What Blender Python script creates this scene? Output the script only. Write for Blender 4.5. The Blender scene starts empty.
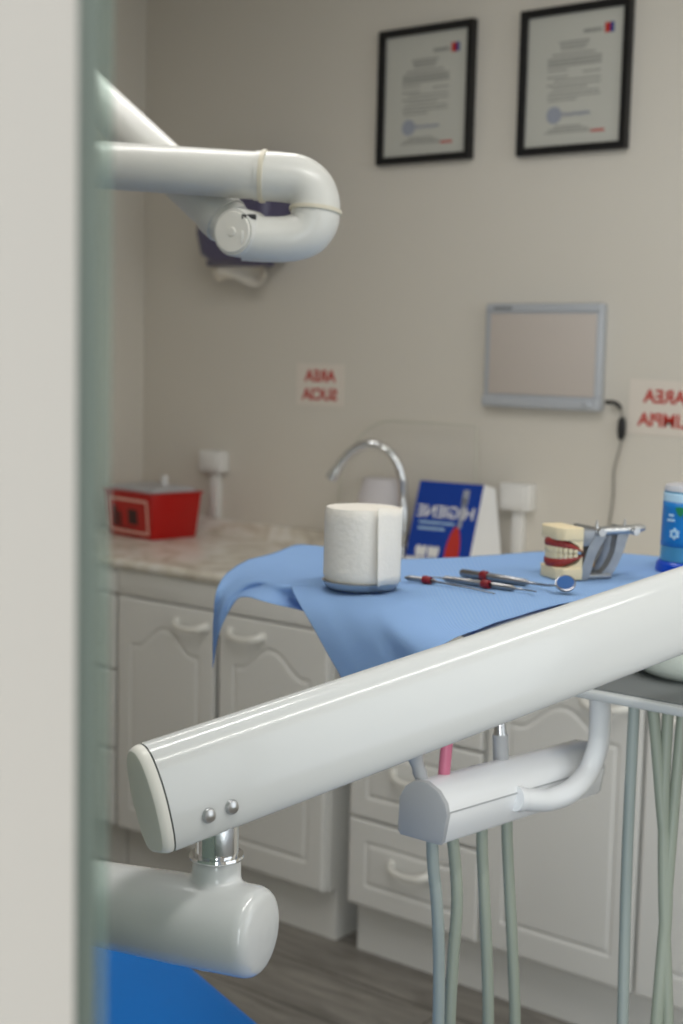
import bpy, bmesh, math, random
import numpy as np
from mathutils import Vector, Matrix, noise
random.seed(7)
COL = bpy.context.scene.collection
PI = math.pi
def R(d): return math.radians(d)

# ------------------------------------------------------------------ camera
F = 1422.0
CAM = Vector((0, 0, 1.42))
YAW, PITCH, ROLL = R(-38.329), R(6.318), R(1.382)
def cam_axes():
    cy, sy, cp, sp = math.cos(YAW), math.sin(YAW), math.cos(PITCH), math.sin(PITCH)
    f = Vector((sy*cp, cy*cp, -sp)); r = Vector((cy, -sy, 0)); u = r.cross(f)
    c, s = math.cos(ROLL), math.sin(ROLL)
    return (r*c + u*s), (u*c - r*s), f
RT, UP, FW = cam_axes()
def ray(x, y): return RT*((x-341.5)/F) - UP*((y-512)/F) + FW
def at(x, y, d): return CAM + ray(x, y)*d
def on_z(x, y, z):
    d = ray(x, y); return CAM + d*((z-CAM.z)/d.z)
def on_y(x, y, Y):
    d = ray(x, y); return CAM + d*(Y/d.y)
cam = bpy.data.cameras.new('camera'); co = bpy.data.objects.new('camera', cam); COL.objects.link(co)
co.matrix_world = Matrix(((RT.x, UP.x, -FW.x, CAM.x), (RT.y, UP.y, -FW.y, CAM.y), (RT.z, UP.z, -FW.z, CAM.z), (0, 0, 0, 1)))
cam.sensor_fit = 'VERTICAL'; cam.sensor_height = 36; cam.sensor_width = 24; cam.lens = F*36/1024
cam.clip_start = .01
cam.dof.use_dof = True; cam.dof.focus_distance = 1.28; cam.dof.aperture_fstop = 6.6
bpy.context.scene.camera = co

# ------------------------------------------------------------------ materials
def mat(name, col, rough=.5, metal=0, spec=.5, coat=0, trans=0, ior=1.45, bump=None, vary=None, alpha=1, sss=0):
    m = bpy.data.materials.new(name); m.use_nodes = True
    nt = m.node_tree; b = nt.nodes['Principled BSDF']
    b.inputs['Base Color'].default_value = (*col, 1); b.inputs['Roughness'].default_value = rough
    b.inputs['Metallic'].default_value = metal; b.inputs['Specular IOR Level'].default_value = spec
    b.inputs['Coat Weight'].default_value = coat; b.inputs['Coat Roughness'].default_value = .06
    b.inputs['Transmission Weight'].default_value = trans; b.inputs['IOR'].default_value = ior
    b.inputs['Alpha'].default_value = alpha
    tc = nt.nodes.new('ShaderNodeTexCoord')
    if vary:
        sc, amt = vary
        n = nt.nodes.new('ShaderNodeTexNoise'); n.inputs['Scale'].default_value = sc; n.inputs['Detail'].default_value = 4
        nt.links.new(tc.outputs['Object'], n.inputs['Vector'])
        r = nt.nodes.new('ShaderNodeMix'); r.data_type = 'RGBA'
        r.inputs[6].default_value = (*[c*(1-amt) for c in col], 1); r.inputs[7].default_value = (*[min(1, c*(1+amt)) for c in col], 1)
        nt.links.new(n.outputs['Fac'], r.inputs[0]); nt.links.new(r.outputs[2], b.inputs['Base Color'])
    if bump:
        sc, st = bump
        n2 = nt.nodes.new('ShaderNodeTexNoise'); n2.inputs['Scale'].default_value = sc; n2.inputs['Detail'].default_value = 3
        nt.links.new(tc.outputs['Object'], n2.inputs['Vector'])
        bp = nt.nodes.new('ShaderNodeBump'); bp.inputs['Strength'].default_value = st; bp.inputs['Distance'].default_value = .002
        nt.links.new(n2.outputs['Fac'], bp.inputs['Height']); nt.links.new(bp.outputs['Normal'], b.inputs['Normal'])
    return m
def srgb(r, g, b):
    f = lambda c: (c/255/12.92) if c/255 <= .04045 else ((c/255+.055)/1.055)**2.4
    return (f(r), f(g), f(b))
M = {}
M['wall'] = mat('wall_paint', srgb(224, 219, 209), .75, spec=.25, bump=(60, .12), vary=(1.3, .02))
M['jamb'] = mat('jamb_paint', srgb(198, 192, 184), .6, spec=.3)
M['ceil'] = mat('ceiling_paint', srgb(232, 230, 224), .85, spec=.2)
M['cab'] = mat('white_thermofoil', srgb(236, 236, 232), .38, spec=.45, bump=(12, .05))
M['cabside'] = mat('white_melamine', srgb(226, 226, 222), .4)
M['handle'] = mat('white_handle_plastic', srgb(236, 235, 228), .3)
M['white'] = mat('glossy_white_enamel', srgb(208, 210, 209), .16, spec=.5, coat=.35, bump=(5, .02))
M['whitecap'] = mat('satin_white_plastic', srgb(232, 230, 222), .35, bump=(40, .06))
M['tubew'] = mat('cream_white_enamel', srgb(210, 210, 205), .30, coat=.12, bump=(5, .02))
M['greycap'] = mat('grey_plastic', srgb(168, 170, 172), .5, bump=(90, .08))
M['greyplate'] = mat('light_grey_plastic', srgb(190, 194, 194), .45)
M['hub'] = mat('greenish_white_plastic', srgb(226, 232, 222), .35)
M['instr'] = mat('dull_instrument_steel', (.30, .30, .31), .30, 1, bump=(200, .1))
M['bluehead'] = mat('blue_mirror_back', srgb(52, 96, 156), .3)
M['ringbeige'] = mat('beige_seam_ring', srgb(206, 200, 182), .4)
M['whitebar'] = mat('bright_white_plastic', srgb(234, 236, 237), .25, coat=.2)
M['chrome'] = mat('chrome', (.78, .79, .8), .08, 1)
M['steel'] = mat('brushed_steel', (.55, .56, .57), .28, 1, bump=(200, .1))
M['steel_worn'] = mat('worn_cast_metal', (.33, .35, .38), .45, .7, bump=(80, .3), vary=(60, .2))
M['darkmetal'] = mat('dark_metal', (.05, .05, .055), .35, .8)
M['hose'] = mat('grey_green_hose', srgb(150, 158, 144), .45, bump=(30, .05))
M['hose2'] = mat('blue_grey_hose', srgb(152, 162, 158), .45, bump=(30, .05))
M['pink'] = mat('pink_anodised_metal', srgb(204, 118, 144), .35, .05)
M['chair'] = mat('blue_leatherette', srgb(0, 116, 205), .5, spec=.35, bump=(220, .12), vary=(6, .05))
M['chairbase'] = mat('chair_base_plastic', srgb(214, 214, 210), .4)
M['roll'] = mat('toilet_paper', srgb(240, 235, 226), .95, spec=.05, bump=(160, .5))
M['card'] = mat('cardboard_core', srgb(190, 160, 120), .9)
M['black'] = mat('black_frame_paint', (.008, .008, .009), .35)
M['paper'] = mat('certificate_paper', srgb(200, 200, 192), .5, spec=.4)
M['ink'] = mat('grey_print', srgb(150, 150, 146), .8)
M['inkdark'] = mat('dark_print', srgb(105, 108, 112), .8)
M['inkred'] = mat('red_print', srgb(194, 52, 42), .7)
M['inkblue'] = mat('blue_print', srgb(40, 60, 140), .7)
M['stamp'] = mat('stamp_print', srgb(160, 165, 178), .8)
M['signpaper'] = mat('laminated_paper', srgb(234, 226, 216), .3)
M['viewer'] = mat('silver_plastic', srgb(190, 195, 202), .4, .1)
M['screen'] = mat('milky_acrylic', srgb(206, 197, 190), .35)
M['outlet'] = mat('white_outlet_plastic', srgb(236, 235, 232), .35)
M['red'] = mat('red_plastic', srgb(184, 16, 9), .3, bump=(40, .04))
M['redlabel'] = mat('label_red', srgb(186, 34, 26), .5)
M['cream'] = mat('label_cream', srgb(240, 196, 180), .5)
M['darkink'] = mat('label_dark_print', srgb(70, 40, 36), .6)
M['lid'] = mat('cloudy_clear_lid', srgb(236, 206, 206), .3, trans=.5, ior=1.2)
M['acrylic'] = mat('clear_acrylic', (.96, .97, .96), .03, trans=1, ior=1.15)
M['acryledge'] = mat('acrylic_edge', srgb(205, 205, 192), .3)
M['blueflyer'] = mat('flyer_blue', srgb(12, 62, 160), .4)
M['whitecard'] = mat('white_card', srgb(236, 236, 236), .5)
M['lilac'] = mat('white_translucent_plastic', srgb(226, 222, 226), .35)
M['smoke'] = mat('smoked_plastic', srgb(86, 82, 112), .3, coat=.3)
M['towel'] = mat('paper_towel', srgb(232, 226, 214), .95, spec=.05, bump=(120, .3))
M['stone'] = mat('dental_stone', srgb(230, 214, 178), .75, bump=(70, .2), vary=(30, .05))
M['gum'] = mat('gum_wax', srgb(150, 50, 46), .4, bump=(120, .25))
M['tooth'] = mat('tooth_acrylic', srgb(228, 214, 180), .3)
M['redband'] = mat('red_silicone_band', srgb(130, 26, 34), .4)
M['mirror'] = mat('mirror_glass', (.55, .6, .66), .05, 1)
M['bluebase'] = mat('deep_blue_plastic', srgb(0, 72, 190), .3)
M['bluetube'] = mat('clear_blue_plastic', srgb(120, 200, 236), .1, trans=.55, ior=1.25)
M['bluelabel'] = mat('blue_label_print', srgb(24, 122, 196), .35)
M['green'] = mat('green_print', srgb(30, 130, 84), .5)
M['paleblue'] = mat('pale_blue_print', srgb(186, 220, 240), .5)
M['rubber'] = mat('black_rubber', (.012, .012, .014), .5)
M['cable'] = mat('grey_cable', srgb(150, 146, 138), .5)
M['sealgrey'] = mat('grey_green_seal', srgb(118, 130, 122), .5)
M['glass'] = mat('green_tint_glass', srgb(206, 224, 214), .04, trans=1, ior=1.3)
M['alu'] = mat('window_aluminium', srgb(200, 200, 200), .4, .5)
M['mat'] = mat('grey_platform_shade', srgb(112, 116, 116), .7)  # dark grey that stands in for shade on the platform top
M['tray'] = mat('tray_grey_enamel', srgb(150, 156, 164), .35, .3)

def thin(name, col, tr=.88, rough=.05, gl=.5):
    m = bpy.data.materials.new(name); m.use_nodes = True; nt = m.node_tree
    b = nt.nodes['Principled BSDF']; b.inputs['Base Color'].default_value = (*col, 1); b.inputs['Roughness'].default_value = rough; b.inputs['Specular IOR Level'].default_value = gl
    t = nt.nodes.new('ShaderNodeBsdfTransparent'); t.inputs[0].default_value = (*[.5+.5*c for c in col], 1)
    x = nt.nodes.new('ShaderNodeMixShader'); x.inputs[0].default_value = tr
    nt.links.new(b.outputs[0], x.inputs[1]); nt.links.new(t.outputs[0], x.inputs[2]); nt.links.new(x.outputs[0], nt.nodes['Material Output'].inputs['Surface'])
    return m
M['acrylic'] = thin('clear_acrylic', (1, 1, 1), .985)
M['glass'] = thin('green_tint_glass', (.6, .72, .66), .85)
M['bluetube'] = thin('clear_blue_plastic', srgb(110, 196, 236), .55, .1)
M['lid'] = thin('cloudy_clear_lid', srgb(226, 226, 230), .35, .3)
def laminate():
    m = bpy.data.materials.new('grey_wood_laminate'); m.use_nodes = True; nt = m.node_tree; b = nt.nodes['Principled BSDF']
    tc = nt.nodes.new('ShaderNodeTexCoord')
    mp = nt.nodes.new('ShaderNodeMapping'); nt.links.new(tc.outputs['Object'], mp.inputs[0])
    br = nt.nodes.new('ShaderNodeTexBrick'); br.offset = .37; br.inputs['Scale'].default_value = 1
    br.inputs['Brick Width'].default_value = 1.2; br.inputs['Row Height'].default_value = .19; br.inputs['Mortar Size'].default_value = .0022
    br.inputs['Color1'].default_value = (.30, .30, .30, 1); br.inputs['Color2'].default_value = (.75, .75, .75, 1); br.inputs['Mortar'].default_value = (0, 0, 0, 1)
    nt.links.new(mp.outputs[0], br.inputs['Vector'])
    mp2 = nt.nodes.new('ShaderNodeMapping'); mp2.inputs['Scale'].default_value = (2.4, 16, 1); nt.links.new(tc.outputs['Object'], mp2.inputs[0])
    n = nt.nodes.new('ShaderNodeTexNoise'); n.inputs['Scale'].default_value = 1.6; n.inputs['Detail'].default_value = 8; n.inputs['Roughness'].default_value = .65; n.inputs['Distortion'].default_value = .6
    nt.links.new(mp2.outputs[0], n.inputs['Vector'])
    mx = nt.nodes.new('ShaderNodeMath'); mx.operation = 'MULTIPLY_ADD'; mx.inputs[1].default_value = .35
    nt.links.new(br.outputs['Color'], mx.inputs[0]); nt.links.new(n.outputs['Fac'], mx.inputs[2])
    cr = nt.nodes.new('ShaderNodeValToRGB'); e = cr.color_ramp.elements
    e[0].position = .38; e[0].color = (*srgb(88, 84, 79), 1); e[1].position = .95; e[1].color = (*srgb(166, 161, 153), 1)
    nt.links.new(mx.outputs[0], cr.inputs[0])
    mm = nt.nodes.new('ShaderNodeMix'); mm.data_type = 'RGBA'; mm.inputs[7].default_value = (*srgb(60, 56, 52), 1)
    nt.links.new(br.outputs['Fac'], mm.inputs[0]); nt.links.new(cr.outputs[0], mm.inputs[6]); nt.links.new(mm.outputs[2], b.inputs['Base Color'])
    b.inputs['Roughness'].default_value = .42
    return m
def marble():
    m = bpy.data.materials.new('beige_marble_laminate'); m.use_nodes = True; nt = m.node_tree; b = nt.nodes['Principled BSDF']
    tc = nt.nodes.new('ShaderNodeTexCoord')
    n = nt.nodes.new('ShaderNodeTexNoise'); n.inputs['Scale'].default_value = 7; n.inputs['Detail'].default_value = 7; n.inputs['Distortion'].default_value = 1.6
    nt.links.new(tc.outputs['Object'], n.inputs['Vector'])
    cr = nt.nodes.new('ShaderNodeValToRGB'); e = cr.color_ramp.elements
    e[0].position = .36; e[0].color = (*srgb(206, 197, 182), 1); e[1].position = .56; e[1].color = (*srgb(242, 238, 230), 1)
    cr.color_ramp.elements.new(.45).color = (*srgb(228, 221, 207), 1)
    nt.links.new(n.outputs['Fac'], cr.inputs[0]); nt.links.new(cr.outputs[0], b.inputs['Base Color'])
    b.inputs['Roughness'].default_value = .22
    return m
def bibmat():
    m = bpy.data.materials.new('blue_paper_bib'); m.use_nodes = True; nt = m.node_tree; b = nt.nodes['Principled BSDF']
    uv = nt.nodes.new('ShaderNodeUVMap')
    w = nt.nodes.new('ShaderNodeTexWave'); w.inputs['Scale'].default_value = 48; w.bands_direction = 'X'; w.inputs['Distortion'].default_value = .4
    nt.links.new(uv.outputs[0], w.inputs['Vector'])
    w2 = nt.nodes.new('ShaderNodeTexWave'); w2.inputs['Scale'].default_value = 40; w2.bands_direction = 'Y'; w2.inputs['Distortion'].default_value = .4
    nt.links.new(uv.outputs[0], w2.inputs['Vector'])
    ad = nt.nodes.new('ShaderNodeMath'); ad.operation = 'MULTIPLY_ADD'; ad.inputs[1].default_value = .2
    nt.links.new(w2.outputs['Fac'], ad.inputs[0]); nt.links.new(w.outputs['Fac'], ad.inputs[2])
    bp = nt.nodes.new('ShaderNodeBump'); bp.inputs['Strength'].default_value = .35; bp.inputs['Distance'].default_value = .001
    nt.links.new(ad.outputs[0], bp.inputs['Height']); nt.links.new(bp.outputs[0], b.inputs['Normal'])
    mx = nt.nodes.new('ShaderNodeMix'); mx.data_type = 'RGBA'
    mx.inputs[6].default_value = (*srgb(158, 199, 246), 1); mx.inputs[7].default_value = (*srgb(172, 208, 248), 1)
    nt.links.new(ad.outputs[0], mx.inputs[0]); nt.links.new(mx.outputs[2], b.inputs['Base Color'])
    b.inputs['Roughness'].default_value = .9; b.inputs['Specular IOR Level'].default_value = .1
    tr = nt.nodes.new('ShaderNodeBsdfTranslucent'); tr.inputs[0].default_value = (*srgb(96, 166, 245), 1)
    ms = nt.nodes.new('ShaderNodeMixShader'); ms.inputs[0].default_value = .28
    nt.links.new(b.outputs[0], ms.inputs[1]); nt.links.new(tr.outputs[0], ms.inputs[2])
    nt.links.new(ms.outputs[0], nt.nodes['Material Output'].inputs['Surface'])
    return m
M['floor'] = laminate(); M['marble'] = marble(); M['bib'] = bibmat()

# ------------------------------------------------------------------ mesh helpers
class MB:
    def __init__(s): s.bm = bmesh.new()
    def box(s, lo, hi, bev=0, seg=2, mtx=None):
        b = bmesh.new(); bmesh.ops.create_cube(b, size=1)
        for v in b.verts: v.co = Vector([(lo[i]+hi[i])/2 + v.co[i]*(hi[i]-lo[i]) for i in range(3)])
        if bev: bmesh.ops.bevel(b, geom=b.edges[:], offset=bev, segments=seg, profile=.5, affect='EDGES')
        return s._add(b, mtx)
    def _add(s, b, mtx=None):
        if mtx is not None: b.transform(mtx)
        me = bpy.data.meshes.new('t'); b.to_mesh(me); b.free(); s.bm.from_mesh(me); bpy.data.meshes.remove(me); return s
    def prism(s, pts, d0, d1, mtx=None, bev=0):
        """polygon pts (x,y) extruded from z=d0 to d1"""
        b = bmesh.new(); lo = [b.verts.new((p[0], p[1], d0)) for p in pts]; hi = [b.verts.new((p[0], p[1], d1)) for p in pts]
        n = len(pts); b.faces.new(lo[::-1]); b.faces.new(hi)
        for i in range(n): b.faces.new((lo[i], lo[(i+1) % n], hi[(i+1) % n], hi[i]))
        bmesh.ops.recalc_face_normals(b, faces=b.faces)
        if bev: 
            es = [e for e in b.edges if abs(e.verts[0].co.z-e.verts[1].co.z) < 1e-7]
            bmesh.ops.bevel(b, geom=es, offset=bev, segments=3, profile=.5, affect='EDGES')
        return s._add(b, mtx)
    def lathe(s, prof, seg=48, mtx=None, sy=1):
        b = bmesh.new(); rings = []
        for r, z in prof:
            if r < 1e-6: rings.append([b.verts.new((0, 0, z))])
            else: rings.append([b.verts.new((r*math.cos(2*PI*i/seg), sy*r*math.sin(2*PI*i/seg), z)) for i in range(seg)])
        for A, B in zip(rings, rings[1:]):
            for i in range(seg):
                j = (i+1) % seg
                if len(A) == 1 and len(B) == 1: continue
                if len(A) == 1: b.faces.new((A[0], B[i], B[j]))
                elif len(B) == 1: b.faces.new((A[i], A[j], B[0]))
                else: b.faces.new((A[i], A[j], B[j], B[i]))
        bmesh.ops.recalc_face_normals(b, faces=b.faces)
        return s._add(b, mtx)
    def sweep(s, pts, sect, up=None, cap=True, scale=None):
        """sweep a closed 2D section along pts"""
        pts = [Vector(p) for p in pts]; n = len(pts); b = bmesh.new(); rings = []
        T = []
        for i in range(n):
            T.append(((pts[min(i+1, n-1)]-pts[max(i-1, 0)])).normalized())
        ref = Vector(up) if up is not None else (Vector((0, 0, 1)) if abs(T[0].z) < .9 else Vector((0, 1, 0)))
        nrm = (ref - T[0]*ref.dot(T[0])).normalized()
        for i in range(n):
            if i > 0: nrm = (T[i-1].rotation_difference(T[i]) @ nrm)
            nrm = (nrm - T[i]*nrm.dot(T[i])).normalized(); bn = T[i].cross(nrm)
            k = scale[i] if scale else 1
            rings.append([b.verts.new(pts[i] + bn*(q[0]*k) + nrm*(q[1]*k)) for q in sect])
        m = len(sect)
        for A, B in zip(rings, rings[1:]):
            for i in range(m): b.faces.new((A[i], A[(i+1) % m], B[(i+1) % m], B[i]))
        if cap: b.faces.new(rings[0][::-1]); b.faces.new(rings[-1])
        bmesh.ops.recalc_face_normals(b, faces=b.faces)
        return s._add(b)
    def tube(s, pts, r, seg=16, scale=None, up=None):
        return s.sweep(pts, [(r*math.cos(2*PI*i/seg), r*math.sin(2*PI*i/seg)) for i in range(seg)], up, True, scale)
    def grid(s, P):
        vs = [[s.bm.verts.new(p) for p in row] for row in P]
        for A, B in zip(vs, vs[1:]):
            for i in range(len(A)-1): s.bm.faces.new((A[i], A[i+1], B[i+1], B[i]))
        return s
    def obj(s, name, m, parent=None, smooth=35):
        me = bpy.data.meshes.new(name); s.bm.to_mesh(me); s.bm.free()
        me.materials.append(M[m] if isinstance(m, str) else m)
        if smooth:
            for p in me.polygons: p.use_smooth = True
            me.set_sharp_from_angle(angle=R(smooth))
        o = bpy.data.objects.new(name, me); COL.objects.link(o)
        if parent is not None:
            o.parent = parent; o.matrix_parent_inverse = parent_world(parent).inverted()
        return o
def parent_world(o):
    m = Matrix.LocRotScale(o.location, o.rotation_euler, o.scale)
    return (parent_world(o.parent) @ o.matrix_parent_inverse @ m) if o.parent else m
def tag(o, label=None, cat=None, group=None, kind=None):
    if label: o['label'] = label
    if cat: o['category'] = cat
    if group: o['group'] = group
    if kind: o['kind'] = kind
    return o
def thing(name, label, cat, loc=(0, 0, 0), rz=0, group=None):
    o = bpy.data.objects.new(name, None); COL.objects.link(o); o.empty_display_size = .05
    o.location = loc; o.rotation_euler = (0, 0, rz)
    return tag(o, label, cat, group)
def struct(name, mb, m): return tag(mb.obj(name, m, smooth=0), kind='structure')
def catmull(pts, k=8):
    pts = [np.array(p, float) for p in pts]; out = []
    P = [2*pts[0]-pts[1]]+pts+[2*pts[-1]-pts[-2]]
    for i in range(1, len(P)-2):
        for j in range(k):
            t = j/k
            out.append(.5*((2*P[i])+(-P[i-1]+P[i+1])*t+(2*P[i-1]-5*P[i]+4*P[i+1]-P[i+2])*t*t+(-P[i-1]+3*P[i]-3*P[i+1]+P[i+2])*t**3))
    out.append(pts[-1]); return out
def basis(o, x, y, z=None):
    x = Vector(x).normalized(); y = Vector(y); y = (y-x*y.dot(x)).normalized(); z = x.cross(y); o = Vector(o)
    return Matrix(((x.x, y.x, z.x, o.x), (x.y, y.y, z.y, o.y), (x.z, y.z, z.z, o.z), (0, 0, 0, 1)))
def align_z(o, d):
    return Matrix.Translation(Vector(o)) @ Vector((0, 0, 1)).rotation_difference(Vector(d).normalized()).to_matrix().to_4x4()
def text_mb(body, size, mtx, mirror=True, bold=.0, depth=.0006, align='CENTER', sx=1):
    cu = bpy.data.curves.new('t', 'FONT'); cu.body = body; cu.size = size; cu.align_x = align; cu.offset = bold; cu.extrude = depth; cu.space_line = .95
    o = bpy.data.objects.new('t', cu); COL.objects.link(o); dg = bpy.context.evaluated_depsgraph_get()
    me = bpy.data.meshes.new_from_object(o.evaluated_get(dg)); bpy.data.objects.remove(o); bpy.data.curves.remove(cu)
    mb = MB(); b = bmesh.new(); b.from_mesh(me); bpy.data.meshes.remove(me)
    b.transform(Matrix.Diagonal((-sx if mirror else sx, 1, 1, 1)))
    if mirror: bmesh.ops.reverse_faces(b, faces=b.faces[:])
    return mb._add(b, mtx)
WALL_AX = lambda x, z, y: basis((x, y, z), (1, 0, 0), (0, 0, 1))      # local x right, y up, z towards the room (-Y)

# ------------------------------------------------------------------ room
YW, XL, XR, ZC = 3.18, -3.334, 1.35, 2.62
struct('floor', MB().box((XL-.1, -1.6, -.1), (XR+.1, YW+.1, 0)), 'floor')
struct('ceiling', MB().box((XL-.1, -.02, ZC), (XR+.1, YW+.1, ZC+.1)), 'ceil')
struct('wall_back', MB().box((XL-.1, YW, 0), (XR+.1, YW+.1, ZC)), 'wall')
struct('wall_left', MB().box((XL-.1, .05, 0), (XL, YW, ZC)), 'wall')
w = MB()
w.box((XR, .05, 0), (XR+.1, YW, .85)); w.box((XR, .05, 2.3), (XR+.1, YW, ZC)); w.box((XR, .05, .85), (XR+.1, .5, 2.3)); w.box((XR, 2.6, .85), (XR+.1, YW, 2.3))
struct('wall_right', w, 'wall')
w = MB()
for y0, y1 in ((.5, .55), (1.525, 1.575), (2.55, 2.6)): w.box((XR+.02, y0, .85), (XR+.07, y1, 2.3))
for z0, z1 in ((.85, .9), (2.25, 2.3)): w.box((XR+.02, .55, z0), (XR+.07, 2.55, z1))
struct('window_1', w, 'alu')
JX, JY = -.3505, .305
struct('wall_front', MB().box((XL, .05, 0), (JX, JY, ZC)).box((.6, .05, 0), (XR, JY, ZC)).box((JX, .05, 2.15), (.6, JY, ZC)), 'jamb')
# sliding glass door parked behind the front wall, its edge profile standing just proud of the jamb
d = thing('door_1', 'glass sliding door with grey-green edge profile', 'door', (JX, JY, 0)); d['kind'] = 'structure'; del d['category']; del d['label']
ex = math.tan(R(47.85))
MB().box((-1.2, JY+.0215, .01), (-.3655, JY+.0285, 2.14)).obj('glass_pane', 'glass', d, 0)
MB().box((-.376, JY+.004, .01), (-.3625, JY+.0205, 2.14), .0015).obj('edge_profile', 'sealgrey', d)

# ------------------------------------------------------------------ cabinets
YF = 2.571      # face of doors and drawer fronts
def sdist(px, pz, poly):
    poly = np.array(poly); a = poly; b = np.roll(poly, -1, 0)
    d2 = np.full(px.shape, 1e9)
    for (ax, az), (bx, bz) in zip(a, b):
        vx, vz = bx-ax, bz-az; L = vx*vx+vz*vz+1e-12
        t = np.clip(((px-ax)*vx+(pz-az)*vz)/L, 0, 1)
        d2 = np.minimum(d2, (px-ax-t*vx)**2+(pz-az-t*vz)**2)
    return np.sqrt(d2)
def panel_front(x0, x1, z0, z1, outline, step=.0032, th=.018):
    """a routed door or drawer front: a slab whose face carries a groove along outline"""
    mb = MB(); nx = max(2, int((x1-x0)/step)); nz = max(2, int((z1-z0)/step))
    X, Z = np.meshgrid(np.linspace(x0, x1, nx), np.linspace(z0, z1, nz))
    D = sdist(X, Z, outline); g = np.clip(1-D/.0075, 0, 1); dep = .0042*(g*g*(3-2*g))
    ed = np.minimum(np.minimum(X-x0, x1-X), np.minimum(Z-z0, z1-Z)); e = np.clip(1-ed/.005, 0, 1); dep = dep+.003*e*e
    vs = [[mb.bm.verts.new((X[j, i], YF+dep[j, i], Z[j, i])) for i in range(nx)] for j in range(nz)]
    for j in range(nz-1):
        for i in range(nx-1): mb.bm.faces.new((vs[j][i], vs[j][i+1], vs[j+1][i+1], vs[j+1][i]))
    mb.box((x0, YF+.0031, z0), (x1, YF+th, z1))
    return mb
def arch_outline(x0, x1, z0, zs, h):
    pts = [(x0, z0), (x1, z0), (x1, zs)]; c, hw = (x0+x1)/2, (x1-x0)/2
    for i in range(41):
        t = 1-2*i/40; a = abs(t)
        k = 0 if a > .82 else .5+.5*math.cos(PI*a/.82)
        pts.append((c+t*hw, zs+h*(k**.85)))
    return pts
def bow_handle(cx, cz, w=.112):
    mb = MB(); pts = []
    for i in range(17):
        t = -1+2*i/16; pts.append((cx+t*w/2, YF-.004-.024*(1-t**4)**.6, cz-.011*(1-t*t)))
    mb.sweep(pts, [(.0085*math.cos(a), .0045*math.sin(a)) for a in np.linspace(0, 2*PI, 13)[:-1]], up=(0, -1, 0), scale=[1.25 if i in (0, 16) else 1 for i in range(17)])
    for sgn in (-1, 1): mb.box((cx+sgn*(w/2-.002)-.008, YF-.008, cz-.01), (cx+sgn*(w/2-.002)+.008, YF+.001, cz+.01), .003)
    return mb
def cabinet(name, label, x0, x1, doors=(), drawers=(), cat='cabinet'):
    t = thing(name, label, cat, ((x0+x1)/2, 2.88, 0))
    b = MB()
    b.box((x0, YF+.02, .13), (x0+.018, YW-.01, .841)); b.box((x1-.018, YF+.02, .13), (x1, YW-.01, .841))
    b.box((x0+.018, YF+.02, .13), (x1-.018, YW-.01, .148)); b.box((x0+.018, YW-.02, .148), (x1-.018, YW-.01, .841))
    b.box((x0, YF+.002, .772), (x1, YF+.02, .841), .002)                # rail under the worktop
    b.box((x0+.018, YF+.02, .80), (x1-.018, YW-.02, .841))
    b.obj('carcass', 'cab', t)
    k = MB(); k.box((x0+.002, YF+.049, 0), (x1-.002, YF+.067, .13)); k.box((x0, YF+.05, 0), (x0+.018, YW-.02, .13)); k.box((x1-.018, YF+.05, 0), (x1, YW-.02, .13))
    k.obj('toe_kick', 'cab', t)
    for dx0, dx1, hx in doors:
        dr = panel_front(dx0, dx1, .132, .767, arch_outline(dx0+.055, dx1-.055, .132+.068, .64, .058)).obj('door', 'cab', t)
        bow_handle(hx, .728).obj('handle', 'handle', dr)
    for dx0, dx1 in drawers:
        for z0, z1 in ((.132, .340), (.345, .560), (.565, .767)):
            m = .055; dr = panel_front(dx0, dx1, z0, z1, [(dx0+m, z0+m), (dx1-m, z0+m), (dx1-m, z1-m), (dx0+m, z1-m)]).obj('drawer', 'cab', t)
            bow_handle((dx0+dx1)/2, (z0+z1)/2+.018).obj('handle', 'handle', dr)
    return t
cabinet('drawer_cabinet', 'white drawer cabinet in the left corner, cut off by the glass door edge', -3.325, -2.797, drawers=[(-3.30, -2.80)])
cabinet('base_cabinet', 'white two-door base cabinet with arched panels under the marble worktop', -2.792, -2.058, doors=[(-2.786, -2.434, -2.51), (-2.416, -2.066, -2.322)])
cabinet('drawer_cabinet', 'white three-drawer cabinet standing right of the narrow gap', -1.992, -1.620, drawers=[(-1.988, -1.626)])
cabinet('base_cabinet', 'white two-door base cabinet at right, behind the hanging hoses', -1.616, -.86, doors=[(-1.612, -1.248, -1.33), (-1.240, -.866, -1.15)])
# worktop with rolled front edge and upstand
prof = [(YF-.012+.012*(1-math.cos(a)), .854+.013*math.sin(a)) for a in np.linspace(-PI/2, PI/2, 9)]
prof += [(YW-.06, .867), (YW-.04, .871), (YW-.03, .882), (YW-.026, .9), (YW-.022, .909), (YW-.014, .912), (YW-.002, .912), (YW-.002, .841)]
wt = MB().prism([(p[0], p[1]) for p in prof], XL+.004, -.62, basis((0, 0, 0), (0, 1, 0), (0, 0, 1))).obj('worktop', 'marble')
tag(wt, 'beige marble-look laminate worktop with raised back lip', 'worktop')

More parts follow.
